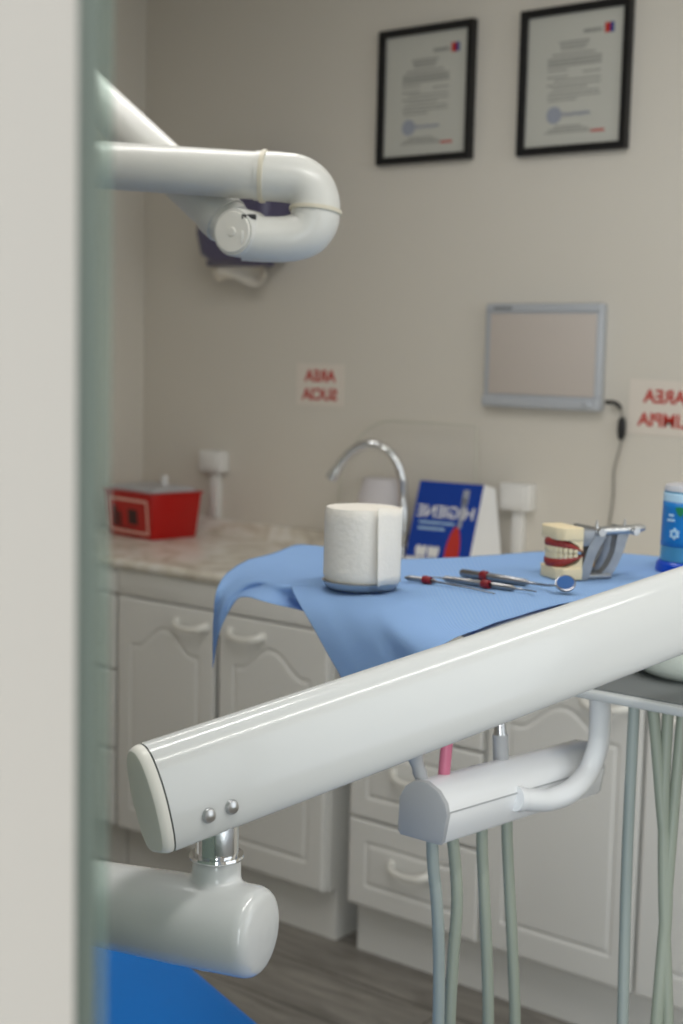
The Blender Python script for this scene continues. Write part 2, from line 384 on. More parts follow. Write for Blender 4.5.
# ------------------------------------------------------------------ wall things
def certificate(x0, x1, z0, z1, label):
    t = thing('picture_frame', label, 'framed certificate', ((x0+x1)/2, YW, z0), 0, 'framed certificates')
    fw, y0, y1 = .019, YW-.024, YW-.001
    f = MB(); ax = WALL_AX(0, 0, 0)
    outer = [(x0, z0), (x1, z0), (x1, z1), (x0, z1)]; inner = [(x0+fw, z0+fw), (x1-fw, z0+fw), (x1-fw, z1-fw), (x0+fw, z1-fw)]
    b = f.bm
    def q(*c): b.faces.new([b.verts.new(p) for p in c])
    for i in range(4):
        o0, o1, i0, i1 = outer[i], outer[(i+1) % 4], inner[i], inner[(i+1) % 4]
        q((o0[0], y0, o0[1]), (o1[0], y0, o1[1]), (i1[0], y0+.003, i1[1]), (i0[0], y0+.003, i0[1]))
        q((o0[0], y1, o0[1]), (o1[0], y1, o1[1]), (o1[0], y0, o1[1]), (o0[0], y0, o0[1]))
        q((i0[0], y0+.003, i0[1]), (i1[0], y0+.003, i1[1]), (i1[0], y0+.014, i1[1]), (i0[0], y0+.014, i0[1]))
    f.obj('frame', 'black', t, 0)
    p = MB().box((x0+fw-.002, YW-.012, z0+fw-.002), (x1-fw+.002, YW-.008, z1-fw+.002)).obj('paper', 'paper', t, 0)
    cx = (x0+x1)/2; yy = YW-.0123
    def bar(mb, a, c, w, h): mb.box((a-w/2, yy-.0004, c-h/2), (a+w/2, yy+.0006, c+h/2))
    def line(mb, a, c, w, h, seed):
        rr = random.Random(seed); s = a-w/2
        while s < a+w/2-.002:
            l = min(rr.uniform(.005, .014), a+w/2-s); bar(mb, s+l/2, c, l, h); s += l+.0018
    pr = MB(); W = x1-x0; Hh = z1-z0
    def Z(k): return z1-Hh*k
    line(pr, cx+.048, Z(.185), .050, .009, 1); pr.obj('printed_heading', 'ink', p, 0); pr = MB()
    for k, w_, dx in ((.245, .085, 0), (.268, .075, .0), (.29, .07, 0), (.325, .12, 0)): line(pr, cx+dx-.003, Z(k), w_, .0042, int(k*1000))
    for k in (.355, .378, .4): line(pr, cx, Z(k), .15, .005, int(k*1000))
    for k, w_, dx in ((.43, .06, -.045), (.455, .05, .05), (.475, .06, -.045), (.5, .13, .01), (.53, .15, 0), (.555, .10, -.01), (.585, .14, 0), (.61, .15, 0), (.635, .08, -.03)): line(pr, cx+dx, Z(k), w_, .0035, int(k*1000))
    pr.obj('printed_text', 'ink', p, 0); pr = MB()
    for k, w_ in ((.815, .075), (.835, .11), (.855, .13)): line(pr, cx-.012, Z(k), w_, .0038, int(k*1000))
    pr.obj('printed_footer', 'ink', p, 0)
    lg = MB(); bar(lg, cx+.088, Z(.18), .015, .024); lg.obj('logo', 'inkred', p, 0)
    lg = MB(); bar(lg, cx+.100, Z(.18), .011, .024); lg.obj('logo', 'inkblue', p, 0)
    st = MB().lathe([(0, 0), (.021, 0), (.021, .001), (.013, .0012), (0, .0012)], 32, WALL_AX(cx-.052, Z(.735), yy))
    for k in range(4): st.tube(catmull([(cx-.04+i*.011, yy-.0006, Z(.735+.012*math.sin(i*2.2+k))) for i in range(9)], 3), .0008, 5)
    st.obj('stamp', 'stamp', p)
    lg = MB(); line(lg, cx+.072, Z(.86), .036, .006, 9); lg.obj('footer_mark', 'inkred', p, 0)
    return t
certificate(-2.407, -2.102, 1.936, 2.290, 'black framed certificate, left of the two')
certificate(-1.960, -1.654, 1.931, 2.287, 'black framed certificate, right of the two, cut by the top edge')

def sign(x0, x1, z0, z1, lines, size, label, gap, tilt=0):
    cx, cz = (x0+x1)/2, (z0+z1)/2
    t = thing('wall_sign', label, 'sign', (cx, YW, cz), 0)
    rot = Matrix.Translation((cx, 0, cz)) @ Matrix.Rotation(R(tilt), 4, 'Y') @ Matrix.Translation((-cx, 0, -cz))
    MB().box((x0, YW-.0022, z0), (x1, YW-.0005, z1), mtx=rot).obj('sheet', 'signpaper', t, 0)
    for i, s in enumerate(lines):
        text_mb(s, size, rot @ WALL_AX(cx, cz+gap*(.5-i)-size*.36, YW-.0028), bold=size*.022).obj('lettering', 'inkred', t, 0)
sign(-2.690, -2.515, 1.272, 1.392, ('AREA', 'SUCIA'), .046, 'white sign with red mirrored letters on the wall above the tap', .053)
sign(-1.622, -1.434, 1.243, 1.376, ('AREA', 'LIMPIA'), .045, 'white sign with red mirrored letters near the grey light box, cut by the right edge', .057, 1.2)

# dental x-ray viewer
t = thing('xray_viewer', 'slim grey wall-mounted x-ray viewer with blank pinkish screen', 'light box', (-1.86, YW, 1.3))
x0, x1, z0, z1 = -2.030, -1.690, 1.299, 1.561
MB().box((x0, YW-.030, z0), (x1, YW-.001, z1), .008, 3).obj('housing', 'viewer', t)
b = MB(); b.box((x0-.002, YW-.036, z0-.004), (x1+.002, YW-.002, z0+.026), .007, 3); b.obj('bottom_rail', 'viewer', t)
b = MB(); b.box((x0+.004, YW-.034, z1-.022), (x1-.004, YW-.028, z1-.004), .003); b.obj('top_rail', 'viewer', t)
MB().box((x0+.018, YW-.0325, z0+.03), (x1-.014, YW-.029, z1-.026), .002).obj('screen', 'screen', t)
b = MB()
for i in range(6): b.box((x0+.03+i*.009, YW-.0350, z1-.016), (x0+.037+i*.009, YW-.0338, z1-.010))
b.obj('brand_mark', 'inkdark', t, 0)
MB().lathe([(0, 0), (.010, 0), (.010, .004), (.007, .006), (0, .006)], 24, WALL_AX(x1-.03, z0+.011, YW-.036)).obj('button', 'viewer', t)
cp = [on_y(606, 402, YW-.02), on_y(615, 403, YW-.022), on_y(621, 408, YW-.014), on_y(622, 420, YW-.012)]
pl = MB(); pl.tube(catmull(cp[:3], 6), .0055, 10); pl.obj('plug', 'rubber', t)
c2 = [on_y(621, 406, YW-.012), on_y(622, 420, YW-.012), on_y(621, 442, YW-.012), on_y(614, 470, YW-.01), on_y(613, 495, YW-.01), on_y(609, 525, YW-.01), on_y(606, 545, YW-.012), on_y(604, 556, YW-.03)]
cb = MB().tube(catmull(c2, 6), .0030, 8).obj('power_cord', 'cable', t)
a, bb = on_y(622, 417, YW-.012), on_y(621, 440, YW-.012)
MB().tube([a, a.lerp(bb, .15), a.lerp(bb, .5), a.lerp(bb, .85), bb], .0095, 12, [.5, .95, 1.1, .95, .5]).obj('inline_switch', 'rubber', cb)

def outlet(x0, x1, z0, z1, label, zc):
    t = thing('wall_socket', label, 'socket', ((x0+x1)/2, YW, z0)); cx = (x0+x1)/2
    b = MB().box((x0, YW-.042, z0), (x1, YW-.001, z1), .005, 3); b.obj('socket_box', 'outlet', t)
    b = MB().box((x0+.012, YW-.046, z0+.010), (x1-.012, YW-.0415, z1-.010), .002)
    b.obj('face_plate', 'outlet', t)
    MB().box((cx-.016, YW-.022, zc), (cx+.016, YW-.001, z0+.001), .002).obj('cable_trunking', 'outlet', t)
outlet(-3.045, -2.953, 1.055, 1.120, 'white wall socket on trunking above the red bin', .913)
outlet(-1.962, -1.872, 1.030, 1.100, 'white wall socket on trunking between leaflet and jaw model', .913)

# towel dispenser behind the lamp arm
t = thing('towel_dispenser', 'dark smoked paper towel dispenser on the wall behind the white lamp arm', 'dispenser', (-2.9, YW, 1.65))
sh = [(-.07, -.004), (.10, .012), (.13, .05), (.14, .22), (.12, .27), (.08, .295), (-.06, .295), (-.11, .25), (-.135, .17), (-.145, .09), (-.125, .025)]
MB().prism(sh, .0, .15, WALL_AX(-2.832, 1.672, YW-.001), .03).obj('cover', 'smoke', t)
MB().box((-2.95, YW-.12, 1.668), (-2.76, YW-.03, 1.688), .006).obj('outlet_slot', 'smoke', t)
P = []
for i in range(15):
    u = i/14; row = []
    for j in range(9):
        v = j/8
        row.append((-2.950+.19*u, YW-.075-.03*math.sin(PI*v)*math.sin(2*PI*u+.5)-.012*math.sin(5*u), 1.684-v*(.036+.030*math.sin(PI*u)**.5+.016*math.sin(7*u+2))))
    P.append(row)
o = MB().grid(P).obj('paper_towel', 'towel', None, 180); o.modifiers.new('s', 'SOLIDIFY').thickness = .002; o.modifiers.new('ss', 'SUBSURF').levels = 1
tag(o, 'crumpled white paper towel hanging out of the dark dispenser', 'paper towel')

# ------------------------------------------------------------------ things on the worktop
ZW = .8675
# red sharps container
t = thing('sharps_container', 'red plastic sharps bin with framed label at the left end of the worktop', 'sharps bin')
nr, lf, rg = on_z(152, 541, ZW), on_z(107, 533, ZW), on_z(196, 536, ZW)
nr.z = lf.z = rg.z = 0
ang = math.atan2((nr-lf).y, (nr-lf).x)
t.location = (nr.x, nr.y, ZW); t.rotation_euler = (0, 0, ang)
Lx, Ly, Hh = .215, .165, .138
TM = parent_world(t)
def frust(x0, x1, y0, y1, z0, z1, ex):
    b = bmesh.new()
    lo = [b.verts.new(p) for p in ((x0, y0, z0), (x1, y0, z0), (x1, y1, z0), (x0, y1, z0))]
    hi = [b.verts.new(p) for p in ((x0-ex, y0-ex, z1), (x1+ex, y0-ex, z1), (x1+ex, y1+ex, z1), (x0-ex, y1+ex, z1))]
    b.faces.new(lo[::-1]); b.faces.new(hi)
    for i in range(4): b.faces.new((lo[i], lo[(i+1) % 4], hi[(i+1) % 4], hi[i]))
    bmesh.ops.bevel(b, geom=b.edges[:], offset=.006, segments=2, profile=.5, affect='EDGES'); return b
mb = MB(); mb._add(frust(-Lx, 0, 0, Ly, 0, Hh, .012), TM); mb.box((-Lx-.015, -.015, Hh-.006), (.015, Ly+.015, Hh), .002, mtx=TM); bd = mb.obj('bin', 'red', t)
sl = math.atan2(.012, Hh)
LM = TM @ Matrix.Translation((-Lx/2, 0, 0)) @ Matrix.Rotation(PI/2+sl, 4, 'X')
lb = MB(); x_, y0_, y1_, fw = .096, .014, .116, .007
for q in (((-x_, y0_), (x_, y0_+fw)), ((-x_, y1_-fw), (x_, y1_)), ((-x_, y0_), (-x_+fw, y1_)), ((x_-fw, y0_), (x_, y1_))):
    lb.box((q[0][0], q[0][1], .0002), (q[1][0], q[1][1], .0016), mtx=LM)
lbo = lb.obj('label_border', 'cream', t, 0)
MB().box((-x_+fw, y0_+fw, .0001), (x_-fw, y1_-fw, .0009), mtx=LM).obj('label', 'redlabel', t, 0)
lb = MB()
for (a, b_, c, d_) in ((-.075, .03, -.055, .09), (-.05, .028, -.035, .075), (.0, .04, .045, .085)):
    lb.box((a, b_, .0008), (c, d_, .0014), mtx=LM)
for i in range(5): lb.box((-.03+.012*i, .026, .0008), (-.022+.012*i, .030, .0014), mtx=LM)
lb.obj('label_print', 'darkink', t, 0)
mb = MB(); mb._add(frust(-Lx-.008, .008, -.008, Ly+.008, Hh, Hh+.014, -.02), TM); mb.obj('lid', 'lid', t)
mb = MB(); mb.box((-.07, .085, Hh+.012), (-.055, .10, Hh+.045), .002, mtx=TM); mb.obj('lid_tab', 'whitecard', t)

# gooseneck tap
sx = on_y(403, 520, 3.05); t = thing('gooseneck_tap', 'chrome gooseneck tap arching over the worktop', 'tap', (sx.x, 3.05, ZW)); 
MB().lathe([(0, 0), (.03, 0), (.03, .006), (.022, .012), (.019, .05), (.012, .056), (0, .056)], 32, Matrix.Translation((sx.x, 3.05, ZW))).obj('base', 'chrome', t)
pth = [(sx.x, 3.05, ZW+.05)] + [on_y(x, y, Y) for x, y, Y in ((404, 530, 3.05), (403.5, 500, 3.05), (402, 478, 3.045), (396, 461, 3.035), (385, 448.5, 3.02), (370, 444, 3.0), (355, 449, 2.98), (344, 459, 2.965), (337, 469, 2.955))]
MB().tube(catmull(pth, 6), .0125, 18).obj('spout', 'chrome', t)
a, bb = Vector(pth[-1]), on_y(330, 479, 2.945)
MB().tube([a.lerp(bb, -.15), a.lerp(bb, .4), a.lerp(bb, .45), bb], .0165, 18, [.8, .9, 1, 1]).obj('aerator', 'chrome', t)
MB().tube([(sx.x+.015, 3.05, ZW+.035), (sx.x+.07, 3.04, ZW+.05)], .007, 12, [1, .7]).obj('lever', 'chrome', t)

# clear acrylic sheet with a big rounded corner leaning on the wall
t = thing('acrylic_sheet', 'clear acrylic sheet with one rounded corner standing behind the tap', 'acrylic sheet')
yA = YW-.035; q = lambda x, y: (on_y(x, y, yA).x, on_y(x, y, yA).z)
tl, tr_ = q(392, 421), q(477, 421); xl = q(338, 500)[0]
Rr = (tr_[1]-q(338, 500)[1])
arc = [(tl[0]-(tl[0]-xl)*math.sin(a), tl[1]-Rr*(1-math.cos(a))) for a in np.linspace(0, PI/2, 16)]
poly = [(tr_[0], ZW), (tr_[0], tl[1])] + arc + [(xl, ZW)]
t.location = (tr_[0], yA, ZW)
MB().prism([(p[0], p[1]) for p in poly], 0, .004, basis((0, yA+.004, 0), (1, 0, 0), (0, 0, 1))).obj('sheet', 'acrylic', t, 20)
edge = [(p[0], yA+.002, p[1]) for p in poly]
MB().tube(edge, .0024, 6, up=(0, 1, 0)).obj('polished_edge', 'acryledge', t)
t.location.z = ZW

# white container behind the roll
jl, jr = on_y(360, 505, 3.09), on_y(400, 505, 3.09); cx = (jl.x+jr.x)/2
t = thing('plastic_tub', 'pale white plastic tub half hidden behind the toilet roll', 'tub', (cx, 3.09, ZW))
zt = on_y(380, 478, 3.09).z-ZW; rj = (jr.x-jl.x)/2
MB().lathe([(0, 0), (rj*1.15, 0), (rj*1.2, .01), (rj*1.0, zt*.75), (rj*.8, zt*.97), (rj*.72, zt), (0, zt)], 40, Matrix.Translation((cx, 3.09, ZW)) @ Matrix.Diagonal((1, .6, 1, 1))).obj('tub_body', 'lilac', t)

# hygiene flyer on a white easel card
t = thing('leaflet_stand', 'blue hygiene leaflet with red toothbrush picture on a white easel stand', 'leaflet')
BL, BR, TL_, TR_ = on_y(411, 566, 3.035), on_y(466, 570, 3.035), on_y(420, 481, 3.075), on_y(483, 486, 3.075)
w_ = .186; h_ = .232
bx = on_y(438, 562, 3.035); t.location = (bx.x, 3.035, ZW)
lean = R(14)
FM = Matrix.Translation((bx.x, 3.02, ZW+.002)) @ Matrix.Rotation(R(7), 4, 'Z') @ Matrix.Rotation(-lean, 4, 'X') @ basis((0, 0, 0), (1, 0, 0), (0, 0, 1))
FM = FM @ Matrix(((1, .06, 0, 0), (0, 1, 0, 0), (0, 0, 1, 0), (0, 0, 0, 1)))
MB().box((-w_/2, 0, -.003), (w_/2, h_, .0), mtx=FM).obj('backing_card', 'whitecard', t, 0)
MB().box((-w_/2, .030, .0), (w_/2, h_, .0012), mtx=FM).obj('blue_cover', 'blueflyer', t, 0)
SM = FM
mb = MB(); b = mb.bm
pv = [FM @ Vector((w_/2, 0, -.001)), FM @ Vector((w_/2, h_, -.001)), Vector((0, 0, 0)), Vector((0, 0, 0))]
pv[2] = pv[1] + Vector((.012, .035, -.01)); pv[3] = Vector((pv[0].x+.045, pv[0].y+.10, ZW+.001))
off = Vector((.001, -.002, 0))
f1 = [b.verts.new(p) for p in pv]; f2 = [b.verts.new(p-off*1.2) for p in pv]
b.faces.new(f1); b.faces.new(f2[::-1])
for i in range(4): b.faces.new((f1[i], f1[(i+1) % 4], f2[(i+1) % 4], f2[i]))
bmesh.ops.recalc_face_normals(b, faces=b.faces); mb.obj('easel_wing', 'whitecard', t, 0)
text_mb('HIGIENE', .044, FM @ Matrix.Translation((0, .138, .0016)), bold=.0006, sx=1.02).obj('title_lettering', 'whitecard', t, 0)
lb = MB(); rr = random.Random(3)
for j, (k, wd) in enumerate(((.120, .095), (.104, .080))):
    x = -.072
    while x < -.072+wd:
        l = rr.uniform(.006, .014); lb.box((x, k, .0013), (x+l, k+.006, .0018), mtx=FM); x += l+.0025
lb.obj('small_print', 'paleblue', t, 0)
for tx in (-.050, -.014):
    tp = [(tx-.014, .034), (tx-.005, .030), (tx, .037), (tx+.005, .030), (tx+.014, .034), (tx+.017, .054), (tx+.012, .062), (tx, .058), (tx-.012, .062), (tx-.017, .054)]
    MB().prism(tp, .0013, .002, FM).obj('tooth_picture', 'whitecard', t, 0)
ov = [(.040+.020*math.cos(a)*(1-.25*math.sin(a)), .062+.056*math.sin(a)) for a in np.linspace(0, 2*PI, 33)[:-1]]
MB().prism(ov, .0014, .0022, FM).obj('brush_handle_picture', 'inkred', t, 0)
MB().box((.042, .114, .0014), (.053, .195, .0022), mtx=FM).box((.040, .175, .0014), (.058, .215, .0022), mtx=FM).obj('brush_neck_picture', 'stamp', t, 0)

# ------------------------------------------------------------------ overhead lamp arm
DL = 1.8
t = thing('lamp_arm', 'white tubular dental lamp arm folded at an elbow in front of the wall', 'lamp arm', at(235, 235, DL))
rp = .0305
A = [at(40, 162, 1.84), at(100, 165, 1.82), at(262, 176, DL)]
UPC = UP
tb = MB().tube([A[0], A[1], A[2]], rp*.98, 40).obj('upper_tube', 'tubew', t)
el = [at(262, 176, DL), at(280, 177, DL), at(300, 182, DL-.002), at(312, 195, DL-.004), at(314, 210, DL-.006)]
path = catmull([at(262, 176, DL), at(280, 177, DL), at(298, 180, DL), at(310, 189, DL), at(315, 201, DL), at(315.5, 211, DL)], 8)
pts2 = [at(255, 175.5, DL)] + [Vector(p) for p in path]
MB().tube(pts2, rp*1.02, 40, scale=[1]*8+[1+.0*i for i in range(len(pts2)-8)]).obj('elbow', 'tubew', t)
# lower half of the bend sits just below the seam and carries back left
cen = [at(315.5, 211, DL), at(314, 222, DL), at(306, 233, DL), at(290, 238.5, DL), at(268, 239.5, DL), at(243, 238, DL)]
pts3 = [Vector(p) for p in catmull(cen, 8)]; n3 = len(pts3)
MB().tube(pts3, rp*1.02, 40, scale=[1-.08*min(1, max(0, (i/n3-.15)/.5)) for i in range(n3)]).obj('lower_elbow', 'tubew', t)
def ring(p, dirn, r, h): return MB().lathe([(r*.9, -h/2), (r, -h/2), (r*1.01, 0), (r, h/2), (r*.9, h/2)], 48, align_z(p, dirn))
ring(at(263.5, 176.2, DL), A[2]-A[1], rp*1.09, .006).obj('seam_ring', 'ringbeige', t)
ring(at(315.5, 211, DL), pts3[1]-pts3[0], rp*1.10, .005).obj('seam_ring', 'ringbeige', t)
# knuckle: drum facing the viewer at the joint with the second tube
kc = at(240, 233, DL-.004); kd = (CAM-kc).normalized(); kd = (kd - RT*.62 + UP*.1).normalized()
MB().lathe([(0, -.030), (.0275, -.030), (.0305, -.026), (.0305, .012), (.0285, .0165), (0, .0165)], 48, align_z(kc, kd)).obj('knuckle', 'tubew', t)
kp = MB().lathe([(0, 0), (.0255, 0), (.025, .002), (0, .0025)], 48, align_z(kc+kd*.0165, kd)).obj('knuckle_cap', 'whitecap', t)
MB().lathe([(0, 0), (.006, 0), (.005, .0016), (0, .002)], 24, align_z(kc+kd*.0185, kd)).obj('screw', 'whitecap', kp)
s0, s1 = at(232, 226, DL+.045), at(70, 75, 1.98)
MB().tube([s0, s0.lerp(s1, .25), s1], rp*.98, 40).obj('second_tube', 'tubew', t)
ring(s0.lerp(s1, .06), s1-s0, rp*1.05, .02).obj('seam_ring', 'tubew', t)
MB().box((-.009, -.003, -.004), (.009, .003, .004), .001, mtx=basis(at(249, 217, DL-.026), RT, UP)).obj('stop_slot', 'rubber', t)

# ------------------------------------------------------------------ dental delivery unit
unit = thing('dental_delivery_unit', 'white dental delivery arm with glossy beam and tray platform in the foreground', 'dental unit', at(217, 870, 1.15))
ad = Vector((.213, .968, .132)).normalized()
# beam centre line: left end to right end (the beam recedes to the right and rises)
B0 = at(154.5, 797, 1.128); 
B1 = B0 + ad*1.05
hw, hh = .0205, .0445
half = [(0, 1), (.33, .95), (.60, .82), (.80, .60), (.93, .32), (1, 0), (.985, -.32), (.92, -.62), (.80, -.84), (.64, -.955), (.44, -.995), (.2, -1.0)]
half = catmull(half, 4)
sect = [(hw*p[0], hh*p[1]) for p in half] + [(-hw*p[0], hh*p[1]) for p in half[::-1][:-1]]
nrm = (Vector((0, 0, 1))-ad*ad.z).normalized(); side = ad.cross(nrm)
ROLL_B = R(12); nrm, side = nrm*math.cos(ROLL_B)-side*math.sin(ROLL_B)*(1 if side.dot(CAM-B0) > 0 else -1), side*math.cos(ROLL_B)+nrm*math.sin(ROLL_B)*(1 if side.dot(CAM-B0) > 0 else -1)
def ring_at(k, sc_=1, sh=1): # section ring; the end is cut aslant so that its top reaches further out
    return [B0 + ad*(k - sh*.03*q[1]) + side*(q[0]*sc_) + nrm*(q[1]*(1-(1-sc_)*.5)) for q in sect]
def loft(rg, cap=True):
    mb = MB(); vs = [[mb.bm.verts.new(p) for p in r_] for r_ in rg]; m_ = len(vs[0])
    for A_, B_ in zip(vs, vs[1:]):
        for i in range(m_): mb.bm.faces.new((A_[i], A_[(i+1) % m_], B_[(i+1) % m_], B_[i]))
    if cap: mb.bm.faces.new(vs[0][::-1]); mb.bm.faces.new(vs[-1])
    bmesh.ops.recalc_face_normals(mb.bm, faces=mb.bm.faces); return mb
hubp = at(694, 699, 1.74); LB = (hubp.y+.05-B0.y)/ad.y
beam = loft([ring_at(0), ring_at(.05), ring_at(.3, 1, .5), ring_at(.6, 1, 0), ring_at(LB, 1, 0)]).obj('swing_arm', 'white', unit, 60)
loft([ring_at(-.0012, .95), ring_at(-.0014, .985), ring_at(-.005, .98), ring_at(-.0085, .93), ring_at(-.0105, .84), ring_at(-.0112, .6)]).obj('end_cap', 'whitecap', beam)
loft([ring_at(LB, .98, 0), ring_at(LB+.004, .96, 0), ring_at(LB+.009, .85, 0), ring_at(LB+.011, .6, 0)]).obj('end_cap', 'whitecap', beam)
loft([ring_at(.001, .955), ring_at(-.0014, .955)]).obj('seam', 'rubber', beam)
# bolts on the camera side
cs = side if side.dot(CAM-B0) > 0 else -side
from mathutils.bvhtree import BVHTree
def bolt(px, py):
    bm_ = bmesh.new(); bm_.from_mesh(beam.data); tr = BVHTree.FromBMesh(bm_); p, n_, _, _ = tr.ray_cast(CAM, ray(px, py).normalized()); bm_.free()
    MB().lathe([(0, -.004), (.0062, -.004), (.0062, .0008), (.0052, .003), (.0026, .0042), (0, .0045)], 28, align_z(p, n_)).obj('bolt', 'steel', beam)
bolt(208.5, 815.5); bolt(231.5, 807)
# pivot: chrome collar between beam and support arm
pc = min((B0+ad*(k/1000) for k in range(400)), key=lambda p: abs(341.5+F*(p-CAM).dot(RT)/(p-CAM).dot(FW)-218)); px_, py_ = pc.x, pc.y; DP = (pc-CAM).dot(FW)
vz = lambda y: at(216, y, DP).z
zt_, zb_ = vz(812), vz(853)
MB().lathe([(0, zb_-.005), (.0180, zb_-.005), (.0180, zt_-.010), (0, zt_-.010)], 40, Matrix.Translation((px_, py_, 0))).obj('pivot_post', 'chrome', unit)
MB().lathe([(.0150, zb_-.006), (.0222, zb_-.006), (.0229, zb_-.0045), (.0222, zb_-.0025), (.0165, zb_-.0020), (.0150, zb_-.002)], 48, Matrix.Translation((px_, py_, 0))).obj('collar', 'chrome', unit)
# recessed flat cut in the post
cdir = Vector((-px_, -py_, 0)).normalized(); sd = Vector((cdir.y, -cdir.x, 0))*-1
MB().box((-.002, -.0045, -.012), (.0135, .0045, .012), .001, mtx=basis(Vector((px_, py_, zb_+.013))+cdir*.0152, Vector((-cdir.y, cdir.x, 0)), cdir)).obj('post_flat', 'steel', unit)
# support arm: horizontal tube with rounded end and upright stub, blended
S1 = at(256, 932, DP-.010); S0 = at(60, 896, 1.225); sdv = (S0-S1).normalized(); rt = .0372
b_ = MB(); L = (S0-S1).length
prof = [(0, -.010), (rt*.45, -.0092)] + [(rt*.74+rt*.26*math.sin(a), .005-.0125*math.cos(a)) for a in np.linspace(0, PI/2, 8)] + [(rt, L*.35), (rt*.92, L), (0, L)]
b_.lathe(prof, 56, align_z(S1, sdv))
b_.lathe([(0, S1.z), (.0205, S1.z), (.0203, zb_-.006), (.0175, zb_-.0055), (0, zb_-.0055)], 48, Matrix.Translation((px_, py_, 0)))
sup = b_.obj('support_arm', 'white', unit, 180)
rm = sup.modifiers.new('r', 'REMESH'); rm.mode = 'VOXEL'; rm.voxel_size = .0022; rm.use_smooth_shade = True
sm = sup.modifiers.new('s', 'SMOOTH'); sm.iterations = 9; sm.factor = .6
MB().lathe([(0, .0005), (.022, .0005), (.0235, .002), (.0235, .008), (0, .008)], 40, Matrix.Translation((px_, py_, S1.z-rt+.001))).obj('bottom_plug', 'whitecap', unit)

# platform, hub, tray
ZT = 1.128
pA = at(562, 686, 1.66); Zp = pA.z
plat = [(pA.x-.01, pA.y-.0), (pA.x+.46, pA.y-.0), (pA.x+.46, pA.y+.40), (pA.x-.01, pA.y+.40)]
def round_poly(poly, r, k=6):
    out = []
    n = len(poly)
    for i in range(n):
        p, a, c = Vector(poly[i]), Vector(poly[i-1]), Vector(poly[(i+1) % n])
        u, v = (a-p).normalized()*r, (c-p).normalized()*r
        for j in range(k+1):
            t_ = j/k; out.append(tuple((p+u)*(1-t_)**2 + p*2*t_*(1-t_) + (p+v)*t_*t_))
    return out
pf = MB().prism(round_poly(plat, .03), Zp-.011, Zp, None, .004).obj('platform', 'greyplate', unit)
MB().prism(round_poly([(pA.x+.0, pA.y+.012), (pA.x+.44, pA.y+.012), (pA.x+.44, pA.y+.38), (pA.x+.0, pA.y+.38)], .025), Zp-.0005, Zp+.0015).obj('platform_shade', 'mat', unit)  # added thin dark sheet: paints the shade under the beam onto the platform
hb = at(694, 699, 1.74)
MB().lathe([(0, Zp-.001), (.048, Zp-.001), (.064, Zp+.005), (.078, Zp+.016), (.086, Zp+.034), (.088, Zp+.052), (.080, Zp+.062), (.030, Zp+.066), (.028, Zp+.12), (0, Zp+.12)], 56, Matrix.Translation((hb.x, hb.y, 0))).obj('hub', 'hub', unit)
tray_c = [on_z(462, 645, ZT-.012), on_z(700, 578, ZT-.012)]
e0 = on_z(464, 648, ZT-.012); e1 = on_z(600, 603, ZT-.012); dirT = (e1-e0).normalized(); perp = Vector((-dirT.y, dirT.x, 0))
if perp.x > 0: perp = -perp
c0 = e0 + dirT*.03
tp = [c0+dirT*.0, c0+dirT*.50, c0+dirT*.50+perp*.20, c0+dirT*.17+perp*.20]
MB().prism(round_poly([(p.x, p.y) for p in tp], .02), ZT-.014, ZT-.003, None, .002).obj('tray', 'tray', unit)
mid = c0+dirT*.30+perp*.05
MB().box((mid.x-.03, mid.y-.05, Zp-.001), (mid.x+.03, mid.y+.05, ZT-.012), .004).obj('tray_bracket', 'greyplate', unit)

# instrument holder bar
h0, h1 = at(424, 812, 1.50), at(580, 767, 1.76)
hd = (h1-h0).normalized()
bs = [(x*1.12, y*1.1) for x, y in [(-.022, -.026), (.022, -.026), (.0255, -.022), (.029, .004), (.026, .014), (.017, .024), (.004, .030), (-.010, .029), (-.020, .022), (-.026, .010), (-.0255, -.022)]]
br = MB().sweep([h0, h0.lerp(h1, .5), h1], bs, up=(0, 0, 1)).obj('instrument_holder', 'whitebar', unit, 40)
MB().sweep([h0-hd*.006, h0-hd*.005, h0-hd*.0002], bs, up=(0, 0, 1), scale=[.93, 1.0, 1.03]).obj('end_cap', 'greycap', br, 40)
MB().sweep([h1, h1+hd*.004, h1+hd*.010, h1+hd*.013], bs, up=(0, 0, 1), scale=[1.0, 1.0, .9, .6]).obj('end_cap', 'white', br, 40)
# seam line along the bar
hn = (Vector((0, 0, 1))-hd*hd.z).normalized(); hs = hd.cross(hn)
hcs = hs if hs.dot(CAM-h0) > 0 else -hs
MB().box((0, -.0007, -.0006), ((h1-h0).length, .0007, .0008), mtx=basis(h0+hcs*.0319+hn*.006, hd, hn)).obj('seam', 'greycap', br, 0)
dt = 1.66
tpth = [at(600, 700, 1.70), at(600, 720, 1.69), at(598, 745, 1.68), at(588, 772, 1.67), at(571, 791, 1.64), at(550, 799.5, 1.62), at(535, 800, 1.605), at(520, 799, 1.59)]
MB().tube(catmull(tpth, 6), .0128, 24).obj('holder_tube', 'whitebar', unit)
d_ = (Vector(tpth[-1])-Vector(tpth[-2])).normalized()
MB().lathe([(0, -.002), (.0140, -.002), (.0145, .001), (.0140, .008), (0, .008)], 32, align_z(tpth[-1], d_)).obj('tube_socket', 'whitebar', unit)

